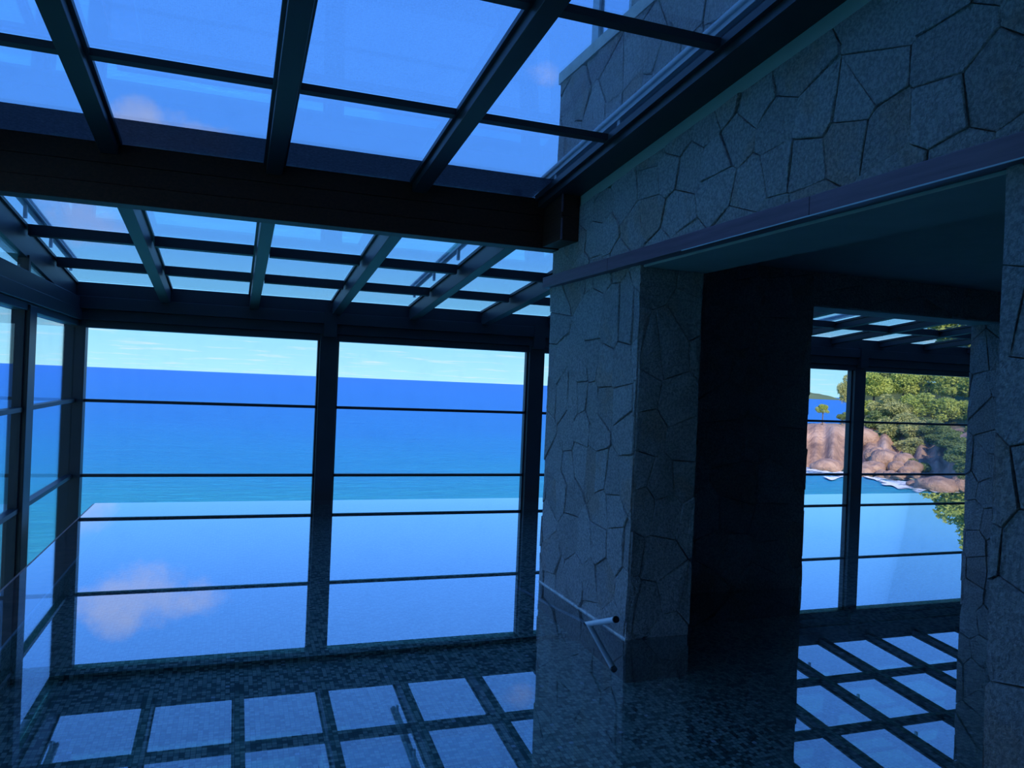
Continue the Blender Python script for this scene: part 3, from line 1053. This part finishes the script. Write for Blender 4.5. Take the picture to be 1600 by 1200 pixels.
# ---- trees
def leaf_mesh(name, clumps, n_per, size, feather, seed, material):
    rg = np.random.default_rng(seed)
    V, F = [], []
    for (cx_, cy_, cz_, r) in clumps:
        n = int(n_per * r * r)
        d = rg.normal(size=(n, 3))
        d /= np.linalg.norm(d, axis=1)[:, None]
        rad = r * rg.uniform(0.55, 1.05, n) ** 0.6
        p = np.array([cx_, cy_, cz_]) + d * rad[:, None] * np.array([1, 1, .82])
        if feather:
            a = d * np.array([1, 1, .35]) + rg.normal(size=(n, 3)) * .35 + np.array([0, 0, -.25])
        else:
            a = rg.normal(size=(n, 3))
        a /= np.linalg.norm(a, axis=1)[:, None]
        b = np.cross(a, d + rg.normal(size=(n, 3)) * .5)
        b /= np.linalg.norm(b, axis=1)[:, None] + 1e-6
        L = size * rg.uniform(.6, 1.4, n)[:, None]
        Wd = L * (.22 if feather else .6)
        q = np.stack([p - a * L * .5, p + b * Wd * .5, p + a * L * .6, p - b * Wd * .5], 1).reshape(-1, 3)
        base = len(V) and sum(len(v) for v in V) or 0
        V.append(q)
        F.append((np.arange(n * 4).reshape(-1, 4) + base))
    V = np.concatenate(V)
    F = np.concatenate(F)
    me = bpy.data.meshes.new(name)
    me.vertices.add(len(V))
    me.vertices.foreach_set('co', V.astype(np.float32).ravel())
    me.loops.add(len(F) * 4)
    me.loops.foreach_set('vertex_index', F.astype(np.int32).ravel())
    me.polygons.add(len(F))
    me.polygons.foreach_set('loop_start', np.arange(0, len(F) * 4, 4, dtype=np.int32))
    me.update()
    me.validate()
    me.materials.append(MATS[material])
    return me


def crown_clumps(rnd, n, flat=1.0):
    cl = [(0, 0, 0, .62)]
    for _ in range(n):
        th, ph = rnd.uniform(0, 6.283), rnd.uniform(-.5, 1.2)
        r = rnd.uniform(.5, .78)
        cl.append((r * math.cos(th) * math.cos(ph), r * math.sin(th) * math.cos(ph), r * math.sin(ph) * flat, rnd.uniform(.26, .42)))
    return cl


rnd = random.Random(5)
CROWNS = {}
for kind, feather, material, size in (('bright', False, 'leaf_bright', .11), ('feather', True, 'leaf_feather', .22), ('dark', False, 'leaf_shaded', .11)):
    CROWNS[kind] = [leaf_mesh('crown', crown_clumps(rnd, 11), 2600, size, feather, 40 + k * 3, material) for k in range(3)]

TLAB = {'bright': 'bright green broadleaf tree on the headland slope',
        'feather': 'feathery olive green tree drooping over the shore rocks',
        'dark': 'tree high on the headland, shade put into its dark green'}


def tree(x, y, rho, rpx, kind, k, label=None, squash=1.0):
    P = far_pt(x, y, rho)
    r = rpx * math.sqrt(((P[0]) ** 2 + P[1] ** 2)) * 0.9 / FPX
    gz = SEA + ground(x, rho)
    base = min(gz, P[2] - r * .7)
    root = tag(empty('tree', (P[0], P[1], base)), label or TLAB[kind], 'tree', None if label else '%s trees on the headland' % kind)
    c = bpy.data.objects.new('crown', CROWNS[kind][k % 3])
    COL.objects.link(c)
    c.parent = root
    c.location = (0, 0, P[2] - base)
    c.scale = (r * 1.15, r * 1.15, r * squash)
    c.rotation_euler = (0, 0, k * 1.7)
    mb = MB()
    mb.tube((0, 0, -.5), (0, 0, P[2] - base), min(.30, max(.14, r * .06)), 7)
    tk = mb.build('trunk', 'bark', root)
    return root


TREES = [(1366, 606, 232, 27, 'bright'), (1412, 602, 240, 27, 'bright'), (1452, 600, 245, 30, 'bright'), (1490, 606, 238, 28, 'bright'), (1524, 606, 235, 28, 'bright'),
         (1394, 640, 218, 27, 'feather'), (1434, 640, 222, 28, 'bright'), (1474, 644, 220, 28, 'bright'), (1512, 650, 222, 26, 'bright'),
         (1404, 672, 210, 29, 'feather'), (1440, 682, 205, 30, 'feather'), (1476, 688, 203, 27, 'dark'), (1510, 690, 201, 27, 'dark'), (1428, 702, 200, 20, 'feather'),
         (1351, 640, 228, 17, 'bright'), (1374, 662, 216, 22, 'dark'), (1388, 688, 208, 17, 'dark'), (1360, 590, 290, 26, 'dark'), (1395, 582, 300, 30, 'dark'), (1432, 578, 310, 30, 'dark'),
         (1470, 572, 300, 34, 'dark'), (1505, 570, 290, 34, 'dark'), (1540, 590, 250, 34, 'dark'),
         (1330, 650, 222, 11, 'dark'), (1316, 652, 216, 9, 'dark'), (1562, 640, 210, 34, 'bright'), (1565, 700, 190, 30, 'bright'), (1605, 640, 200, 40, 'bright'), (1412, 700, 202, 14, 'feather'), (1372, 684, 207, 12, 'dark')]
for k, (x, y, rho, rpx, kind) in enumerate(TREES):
    if kind == 'dark':
        if rho >= 250:
            lab, grp = 'tree on the crest behind the bright ones, shade put into its dark green', 'dark trees on the crest'
        elif y > 700:
            lab, grp = 'low shrub above the shore rocks, shade put into its dark green', 'dark shrubs by the shore'
        elif x < 1335:
            lab, grp = 'tiny dark bush on top of the bare rocky point', 'bushes on the rocky point'
        else:
            lab, grp = 'tree under the bright canopy, shade put into its dark green', 'dark trees below the canopy'
    elif kind == 'feather':
        lab, grp = 'feathery olive green tree drooping over the shore rocks', 'feathery trees above the shore'
    elif rho >= 230:
        lab, grp = 'bright green broadleaf tree in the upper canopy', 'bright trees of the upper canopy'
    else:
        lab, grp = 'bright green broadleaf tree half way down the headland slope', 'bright trees on the slope'
    tree(x, y, rho, rpx, kind, k, lab)['group'] = grp
rs = random.Random(9)
for k in range(26):
    x = 1438 + 112 * ((k * 0.618) % 1.0)
    d = 5 + 30 * ((k * 0.377 + .1) % 1.0)
    rho = shore(x) + d
    g = ground(x, rho)
    if g < 1.0:
        continue
    P = far_pt(x, 620, rho)
    r = rs.uniform(1.9, 3.3)
    root = tag(empty('shrub', (P[0], P[1], SEA + g)), 'low shrub above the shore rocks, shade put into its dark green', 'shrub', 'dark shrubs by the shore')
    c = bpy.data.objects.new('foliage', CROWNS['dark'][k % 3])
    COL.objects.link(c)
    c.parent = root
    c.location = (0, 0, r * .45)
    c.scale = (r * 1.3, r * 1.3, r * .85)
    c.rotation_euler = (0, 0, k * 2.1)
    MB().tube((0, 0, -.4), (0, 0, r * .4), .1, 6).build('stem', 'bark', root)
tree(1286, 640, 214, 10, 'bright', 1, 'small round tree alone on the bare rocky point', 1.1)
tree(1326, 612, 224, 14, 'feather', 2, 'tall thin feathery tree on the edge of the wood', 2.2)
for k, (x, y, rho, rpx) in enumerate([(1512, 508, 300, 46), (1552, 462, 310, 52), (1592, 530, 285, 60), (1488, 548, 320, 34)]):
    tree(x, y, rho, rpx, 'bright', k + 1, ['tall green tree topping the headland wood', 'tallest green tree of the headland wood',
                                          'broad green tree low on the headland flank', 'rounded green tree below the headland crest'][k])
